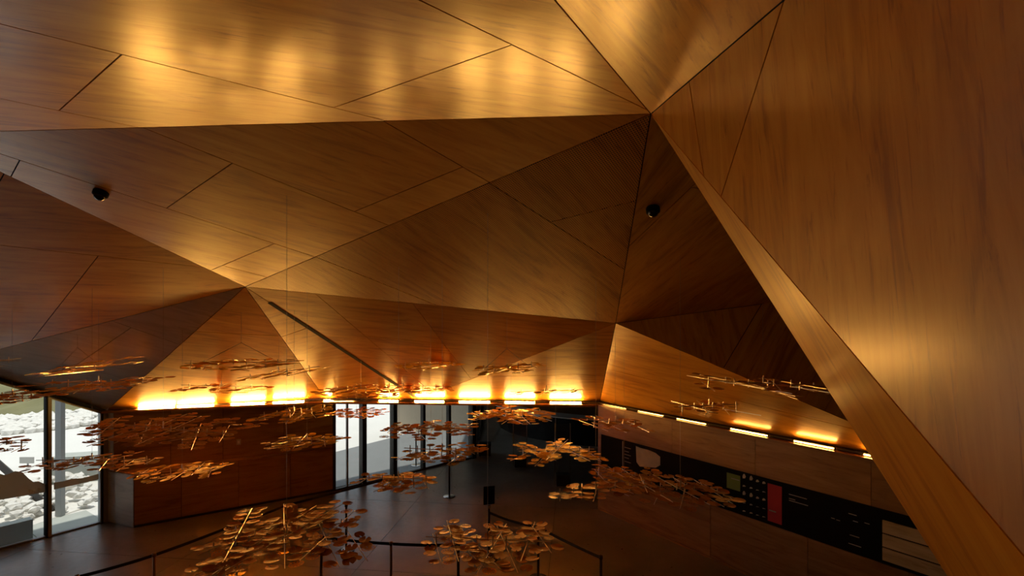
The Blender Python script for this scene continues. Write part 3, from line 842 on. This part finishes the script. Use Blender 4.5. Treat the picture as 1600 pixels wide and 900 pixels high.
# far band of stones: too small to pick apart
mb = MB(); r = random.Random(5)
ico = bmesh.new(); bmesh.ops.create_icosphere(ico, subdivisions=1, radius=1.0)
iv = [v.co.copy() for v in ico.verts]; ifc = [[v.index for v in f.verts] for f in ico.faces]; ico.free()
for i in range(1500):
    x = r.uniform(-32, -13); tt = r.random(); y = 20.8 + 3.3 * tt + 0.8 * (x + 21); z = 0.05 + 0.3 * tt; sz = r.uniform(0.12, 0.26)
    k = len(mb.v)
    mb.v += [(x + c_.x * sz * r.uniform(.8, 1.2), y + c_.y * sz, z + c_.z * sz * r.uniform(.6, 1)) for c_ in iv]
    mb.f += [tuple(k + q for q in f) for f in ifc]
tag(mb.build('distant_stones', M['stone']), 'distant band of white stones below the grassy slope', 'stones', kind='stuff')
# steel braces, post and blocks outside the window
def outside_bar(u0, v0_, d0, u1, v1_, d1, w, name, lab, cat, mat='dark_frame'):
    p = px(u0, v0_, d0); q = px(u1, v1_, d1)
    return tag(MB().tube(p, q, w, 4).build(name, M[mat]), lab, cat)
br = tag(empty('steel_brace', (0, 0, 0)), 'pair of dark steel braces slanting down outside the left pane', 'brace')
MB().tube(px(-30, 700, 14.2), px(84, 800, 12.6), 0.10, 4).build('wide_bar', M['dark_frame'], br)
MB().tube(px(44, 757, 13.9), px(84, 789, 13.1), 0.045, 4).build('thin_bar', M['dark_frame'], br)
pp = on_floor(94, 806)
tag(MB().box(pp.x - 0.07, pp.x + 0.07, pp.y - 0.06, pp.y + 0.06, 0, 3.6).build('outside_post', M['frame']), 'grey steel post standing outside between the window panes', 'post')
outside_bar(98, 793, 13.0, 175, 779, 13.5, 0.018, 'low_rail', 'thin dark rail low above the stones outside the right pane', 'rail')
pp = px(42, 719, 16.5)
t = tag(empty('plaque_stand', (pp.x, pp.y, 0)), 'small grey plaque on a stand outside the left pane', 'plaque')
MB().box(-0.22, 0.22, -0.02, 0.02, pp.z - 0.1, pp.z + 0.1).build('plate', M['plaque'], t)
MB().box(-0.02, 0.02, 0.02, 0.05, 0, pp.z).build('stem', M['frame'], t)
pp = on_floor(126, 752)
tag(MB().poly_prism([(pp.x - 0.7, pp.y - 0.3, 0), (pp.x + 0.7, pp.y + 0.1, 0), (pp.x + 0.7, pp.y + 0.7, 0), (pp.x - 0.7, pp.y + 0.3, 0)], [(pp.x - 0.7, pp.y - 0.3, 0.75), (pp.x + 0.7, pp.y + 0.1, 0.75), (pp.x + 0.7, pp.y + 0.7, 0.75), (pp.x - 0.7, pp.y + 0.3, 0.75)]).build('stone_block', M['kerb']), 'pale grey block outside the right window pane', 'block')

# ------------------------------------------------------------------ dome cameras on the ceiling
def dome(pl, u, v, lab):
    p = pl.at(u, v); n = pl.n
    root = tag(empty('dome_camera', p), lab, 'camera')
    root.rotation_euler = n.to_track_quat('Z', 'Y').to_euler()
    MB().lathe([(0.085, 0.0), (0.085, 0.045), (0.075, 0.055)], 24).build('housing', M['black'], root)
    MB().lathe([(0.066, 0.055), (0.063, 0.075), (0.050, 0.098), (0.028, 0.113), (0.004, 0.118)], 24).build('dome', M['black_gloss'], root, smooth=True)
dome(Plane(A, B, L1), 158, 300, 'small black dome camera on the ceiling at the upper left')
dome(pG, 1020, 326, 'small black dome camera on the ceiling beside the slanted wall edge')

# ------------------------------------------------------------------ rope barrier and sign stand
def stanchion(u, v_base, lab, mat='bronze'):
    p = on_floor(u, v_base)
    root = tag(empty('stanchion', p), lab, 'stanchion', 'belt barrier stanchions')
    MB().lathe([(0.16, 0.0), (0.16, 0.012), (0.12, 0.022), (0.03, 0.03)], 24).build('base_plate', M['steel'], root)
    MB().lathe([(0.022, 0.03), (0.022, 0.90)], 12).build('pole', M[mat], root, smooth=True)
    MB().lathe([(0.030, 0.90), (0.032, 0.93), (0.026, 0.96)], 12).build('cap', M[mat], root, smooth=True)
    return p + Vector((0, 0, 0.92))
posts_ = {
    'p0': stanchion(120, 1000, 'bronze stanchion holding the belt end at the lower left corner'),
    'p1': stanchion(241, 957, 'bronze stanchion at the lower left, nearest the window'),
    'p2': stanchion(370, 896, 'pale steel stanchion left of the large near leaf mobile', 'steel'),
    'p3': stanchion(445, 861, 'bronze stanchion behind the large near leaf mobile'),
    'p4': stanchion(541, 861, 'dark stanchion with shining round base right of the large near mobile', 'dark_frame'),
    'p5': stanchion(502, 922, 'bronze stanchion in the gap between the two large near mobiles'),
    'p6': stanchion(611, 935, 'bronze stanchion at the bottom centre of the belt line'),
    'p7': stanchion(716, 937, 'bronze stanchion under the lower right large mobile', 'dark_frame'),
    'p8': stanchion(841, 903, 'dark stanchion right of the sign stand', 'dark_frame'),
    'p9': stanchion(939, 962, 'dark stanchion at the bottom right of the belt line', 'dark_frame'),
    'p10': stanchion(650, 727, 'dark stanchion with pale round base by the entrance glazing', 'dark_frame'),
    'p11': stanchion(702, 776, 'dark stanchion at the far end of the belt by the glazing', 'dark_frame'),
}
def rope(p, q, sag, lab):
    mb = MB(); n_ = 10; pts = []
    for i in range(n_ + 1):
        t_ = i / n_; m = p.lerp(q, t_); m.z -= sag * 4 * t_ * (1 - t_); pts.append(m)
    d_ = (q - p).normalized(); s_ = d_.cross(Vector((0, 0, 1))).normalized() * 0.004
    n6 = 4
    for m in pts:
        mb.v += [tuple(m + s_ + Vector((0, 0, -0.024))), tuple(m - s_ + Vector((0, 0, -0.024))), tuple(m - s_ + Vector((0, 0, 0.024))), tuple(m + s_ + Vector((0, 0, 0.024)))]
    for k_ in range(n_):
        for i in range(n6):
            mb.f.append((k_ * n6 + i, k_ * n6 + (i + 1) % n6, (k_ + 1) * n6 + (i + 1) % n6, (k_ + 1) * n6 + i))
    mb.f.append(tuple(range(n6))); mb.f.append(tuple(range(n_ * n6, (n_ + 1) * n6)))
    ob = mb.build('barrier_belt', M['rope'])
    return tag(ob, lab, 'belt', 'black barrier belts')
ropes = [('p0', 'p1', 'black barrier belt leaving the frame at the lower left'), ('p1', 'p2', 'black barrier belt between the lower left stanchion and the next'),
         ('p2', 'p3', 'black barrier belt passing behind the large near leaf mobile'), ('p3', 'p11', 'long black barrier belt running back along the glazing'),
         ('p5', 'p6', 'black barrier belt left of the bottom centre stanchion'), ('p6', 'p7', 'black barrier belt right of the bottom centre stanchion'),
         ('p8', 'p9', 'black barrier belt descending to the bottom right stanchion')]
def short(p, q, k=0.034): return p + (q - p).normalized() * k
for a_, b_, lab in ropes: rope(short(posts_[a_], posts_[b_]), short(posts_[b_], posts_[a_]), 0.012, lab)
pp = on_floor(764, 874)
sg = tag(empty('sign_stand', pp), 'black sign stand with a blank dark placard in the hall centre', 'sign stand')
MB().lathe([(0.17, 0.0), (0.17, 0.015), (0.03, 0.03)], 24).build('base_plate', M['black_gloss'], sg)
MB().lathe([(0.02, 0.03), (0.02, 1.02)], 10).build('pole', M['dark_frame'], sg)
MB().lathe([(0.03, 1.0), (0.035, 1.03), (0.028, 1.06)], 10).build('clamp', M['steel'], sg)
MB().obox((-0.11, 0.02, 1.06), (0.22, 0, 0.02), (0, 0.015, 0), (0, 0.05, 0.34)).build('placard', M['black'], sg)
rope(short(posts_['p8'], pp + Vector((0, 0, 0.92))), short(pp + Vector((0, 0, 0.92)), posts_['p8'], 0.024), 0.03, 'black barrier belt tied to the sign stand')

# ------------------------------------------------------------------ hanging leaf mobiles
def leaf_mesh(name, R, mat, slots):
    mb = MB(); n = 16; th = 0.0035
    notch = math.radians(14)
    if not slots:
        ring = []
        for i in range(n + 1):
            a_ = notch + (2 * math.pi - 2 * notch) * i / n
            rr = R * (1 + 0.035 * math.sin(5 * a_ + 1))
            ring.append((rr * math.cos(a_), rr * 0.9 * math.sin(a_)))
        lo_ = [(0.12 * R, 0, 0.0)] + [(x, y, 0.006) for x, y in ring]
        k = 0
        mb.v = [p for p in lo_] + [(x, y, z + th) for x, y, z in lo_]; m = len(lo_)
        for i in range(1, m - 1):
            mb.f.append((0, i + 1, i)); mb.f.append((m, m + i, m + i + 1))
            mb.f.append((i, i + 1, m + i + 1, m + i))
        mb.f.append((0, 1, m + 1, m)); mb.f.append((m - 1, 0, m, 2 * m - 1))
    else:
        # hub, spokes and rim with open slots between
        rr = [0.0, 0.48 * R, 0.84 * R, R]
        n = 20
        for j in (1, 2, 3):
            for i in range(n):
                a_ = 2 * math.pi * i / n; mb.v.append((rr[j] * math.cos(a_), 0.9 * rr[j] * math.sin(a_), 0.004 if j > 1 else 0.0))
        base = len(mb.v); mb.v.append((0, 0, -0.002))
        for i in range(n):
            i2 = (i + 1) % n
            mb.f.append((base, i, i2))
            if i % 2 == 0: mb.f.append((i, n + i, n + i2, i2))
            mb.f.append((n + i, 2 * n + i, 2 * n + i2, n + i2))
    me = mb.mesh(name, mat)
    return me
LEAF = {m: [leaf_mesh('leaf', 0.085, M[m], False), leaf_mesh('leaf', 0.072, M[m], False), leaf_mesh('leaf', 0.085, M[m], True)] for m in ('leaf_gold', 'leaf_copper', 'leaf_red')}
def ceiling_above(x, y, z):
    best = None
    for (p, q, r_, n) in FACETS:
        den = n.z
        if abs(den) < 1e-6: continue
        t_ = (p - Vector((x, y, z))).dot(n) / den
        if t_ <= 0.02: continue
        h = Vector((x, y, z + t_))
        ok = True
        for (s_, e_) in ((p, q), (q, r_), (r_, p)):
            if (e_ - s_).cross(h - s_).dot((q - p).cross(r_ - p)) < -1e-6: ok = False; break
        if ok and (best is None or h.z < best): best = h.z
    return best if best else z + 1.5

def mobile(u0, u1, v0_, v1_, d, mat, lab, tilt=0.0, nrib=6, dens=1.0, bridle=False, rods='rod', seed=0, yaw=None, depth=None, slots=0.12):
    r = random.Random(100 + seed)
    uc, vc = (u0 + u1) / 2, (v0_ + v1_) / 2
    c0 = px(uc, vc, d)
    a_ = (u1 - u0) / 2 / FU * d - 0.05
    el = max(18.0, vc - HV)
    b_ = depth if depth else max(0.35 * a_, min(1.1 * a_, d * (v1_ - v0_) * 0.36 / el))
    root = tag(empty('leaf_mobile', c0), lab, 'mobile', 'hanging leaf mobiles')
    root.rotation_euler = (0, -math.atan(tilt), 0)
    yw = r.uniform(-0.25, 0.25) if yaw is None else yaw
    # spine
    s0_ = Vector((-a_ * 0.86, -a_ * 0.86 * math.tan(yw), 0.0)); s1_ = Vector((a_ * 0.86, a_ * 0.86 * math.tan(yw), 0.0))
    lim = b_ * 0.5
    s0_.y = max(-lim, min(lim, s0_.y)); s1_.y = max(-lim, min(lim, s1_.y))
    zs = 0.03
    MB().tube(s0_ + Vector((0, 0, zs)), s1_ + Vector((0, 0, zs)), 0.0065, 5).build('rod', M[rods], root)
    for k in range(nrib):
        f = (k + 0.5) / nrib + r.uniform(-0.04, 0.04)
        m = s0_.lerp(s1_, f)
        xx = (f - 0.5) * 2 * 1.02
        half = b_ * math.sqrt(max(0.08, 1 - (xx * 0.93) ** 2))
        ang = r.choice((-1, 1)) * r.uniform(0.10, 0.55)
        dirv = Vector((math.sin(ang), math.cos(ang), 0))
        lv = r.uniform(-0.09, 0.06)
        e0 = m - dirv * (half + m.y) ; e1_ = m + dirv * (half - m.y)
        e0.z = e1_.z = lv
        lng = (e1_ - e0).length
        if lng < 0.12: continue
        arm = MB().tube(e0, e1_, 0.005, 5).build('rod', M[rods], root)
        MB().tube(Vector((m.x, m.y, min(lv, zs) - 0.03)), Vector((m.x, m.y, max(lv, zs) + 0.05)), 0.009, 5).build('swivel_pin', M['rod'], arm)
        step = 0.15 / dens
        cnt_ = max(2, int(lng / step))
        w = Vector((dirv.y, -dirv.x, 0))
        for i in range(cnt_):
            for sd in (-1, 1):
                if r.random() < 0.14: continue
                q = e0.lerp(e1_, (i + 0.5) / cnt_) + w * sd * r.uniform(0.075, 0.13) + dirv * r.uniform(-0.03, 0.03)
                mi = 2 if r.random() < slots else r.choice((0, 0, 1))
                ob = bpy.data.objects.new('leaf', LEAF[mat][mi]); COL.objects.link(ob); ob.parent = root
                ob.location = (q.x, q.y, lv + r.uniform(-0.012, 0.02))
                ob.rotation_euler = (r.gauss(0, 0.07), r.gauss(0, 0.07), r.uniform(0, 6.28)); ob.scale = (1, 1, 1)
    # suspension: bridle and wire up to the ceiling, kept vertical
    zt = ceiling_above(c0.x, c0.y, c0.z) - 0.005
    inv = root.rotation_euler.to_matrix().inverted()
    h = zt - c0.z
    top_l = inv @ Vector((0, 0, h))
    if bridle:
        k_ = inv @ Vector((0, 0, min(0.55 * a_, 0.4)))
        for q in (s0_.lerp(s1_, 0.14), s0_.lerp(s1_, 0.84)):
            MB().tube(q + Vector((0, 0, zs)), k_, 0.004, 4).build('bridle_wire', M['rod'], root)
        MB().tube(k_, top_l, 0.0022, 4).build('hanging_wire', M['wire'], root)
    else:
        MB().tube(Vector((0, 0, zs)), top_l, 0.0022, 4).build('hanging_wire', M['wire'], root)
        MB().tube(Vector((0, 0, zs)), Vector((0, 0, 0.14)), 0.010, 6).build('swivel_pin', M['rod'], root)
    return root

g_, c_ = 'leaf_gold', 'leaf_copper'
MOB = [
    (50, 192, 565, 588, 9.6, g_, 'flat gold mobile tilted up to the right, highest one near the left edge', dict(tilt=0.16, bridle=True, nrib=6)),
    (60, 248, 584, 616, 9.0, c_, 'wide brown mobile under the tilted gold one above the window head', dict(nrib=7, dens=0.8)),
    (-40, 78, 608, 634, 8.6, c_, 'brown mobile in front of the grassy slope at the left edge', dict(nrib=5, dens=0.8)),
    (-60, 46, 684, 706, 7.6, c_, 'dark mobile in front of the white forecourt at the left edge', dict(nrib=5, dens=0.9, tilt=-0.05)),
    (-40, 34, 560, 574, 9.4, c_, 'bare thin mobile at the far left above the window head', dict(nrib=2, dens=0.5)),
    (282, 472, 562, 576, 9.6, g_, 'long flat gold mobile hung by two bright bridles over the left lamps', dict(bridle=True, nrib=8, dens=1.1)),
    (360, 512, 574, 594, 10.4, g_, 'thin gold mobile tilted up to the right under the long gold one', dict(tilt=0.14, nrib=4, dens=0.7)),
    (262, 430, 596, 614, 11.2, c_, 'thin copper mobile hanging right in front of the left wall lamps', dict(nrib=5, dens=0.7)),
    (108, 402, 640, 704, 8.2, c_, 'widest copper mobile with pale crossing rods before the left plywood wall', dict(nrib=10, dens=0.95, tilt=-0.03, yaw=-0.2)),
    (26, 262, 704, 738, 8.4, c_, 'copper mobile crossing the window post at the left, below the widest one', dict(nrib=8, dens=0.85, tilt=0.04)),
    (204, 366, 718, 754, 9.8, g_, 'gold mobile just above the lower block corner of the left wall', dict(nrib=7, tilt=0.07)),
    (398, 522, 631, 660, 9.6, g_, 'gold mobile under the gap between the left wall lamps and the entrance lamps', dict(nrib=6, tilt=0.08)),
    (420, 540, 674, 706, 9.0, g_, 'gold mobile before the dark end of the left wall', dict(nrib=6, tilt=0.05)),
    (500, 628, 594, 626, 11.2, c_, 'dark brown mobile crossing the black slot trim on its left', dict(nrib=6, dens=0.9)),
    (590, 716, 588, 622, 12.3, c_, 'dark brown mobile right of the end of the black slot trim', dict(nrib=6, dens=0.8)),
    (618, 722, 563, 579, 10.9, g_, 'small gold mobile high above the end of the slot trim', dict(nrib=5)),
    (734, 850, 566, 583, 9.4, g_, 'small gold mobile hung by one tall bright bridle in the centre', dict(bridle=True, nrib=5, tilt=0.06)),
    (786, 922, 606, 620, 10.6, c_, 'nearly bare rod mobile in front of the back ledge lamps', dict(nrib=3, dens=0.45, tilt=0.05)),
    (734, 862, 630, 662, 11.6, g_, 'dense round gold mobile in front of the reception counter', dict(nrib=8, dens=1.15)),
    (512, 602, 632, 664, 12.4, c_, 'dark mobile silhouetted against the left panes of the entrance glazing', dict(nrib=5, dens=0.9)),
    (598, 748, 652, 690, 9.6, c_, 'wide orange mobile in front of the middle entrance posts', dict(nrib=7, tilt=0.0)),
    (614, 768, 690, 722, 8.3, g_, 'gold mobile just below the wide orange one before the glazing', dict(nrib=7)),
    (794, 942, 680, 728, 10.2, g_, 'dense gold mobile hanging in front of the glass totems', dict(nrib=7, dens=0.85)),
    (554, 692, 730, 770, 8.0, c_, 'orange mobile low over the floor reflection of the glazing', dict(nrib=6, tilt=0.05)),
    (904, 1018, 644, 678, 9.6, c_, 'sparse copper mobile at the far corner of the display wall', dict(nrib=4, dens=0.6, tilt=-0.12)),
    (1044, 1172, 618, 654, 8.6, c_, 'pale rod mobile with few leaves under the display wall facet', dict(nrib=6, dens=0.45)),
    (1072, 1312, 582, 622, 7.6, c_, 'wide pale rod mobile before the dark red ceiling recess', dict(nrib=9, dens=0.35, tilt=-0.06)),
    (914, 1036, 722, 762, 10.2, g_, 'small bright orange mobile before the pale picture of the black band', dict(nrib=5, tilt=-0.08)),
    (852, 1010, 748, 786, 8.0, 'leaf_red', 'dim copper mobile at the foot of the display wall corner', dict(nrib=7, dens=0.85)),
    (975, 1150, 732, 800, 7.2, 'leaf_red', 'large leaved copper mobile with pale rods over the display wall', dict(nrib=8, dens=0.95, tilt=-0.1)),
    (328, 568, 768, 905, 6.4, 'leaf_red', 'largest near mobile at the bottom left of centre inside the belts', dict(nrib=9, depth=1.05, slots=0.3, yaw=0.5)),
    (642, 882, 800, 892, 6.6, 'leaf_red', 'large near mobile around the sign stand at the bottom centre', dict(nrib=8, depth=0.75, dens=0.9, slots=0.3)),
]
for i, (u0, u1, v0_, v1_, d, mt, lab, kw) in enumerate(MOB):
    mobile(u0, u1, v0_, v1_, d, mt, lab, seed=i, **kw)
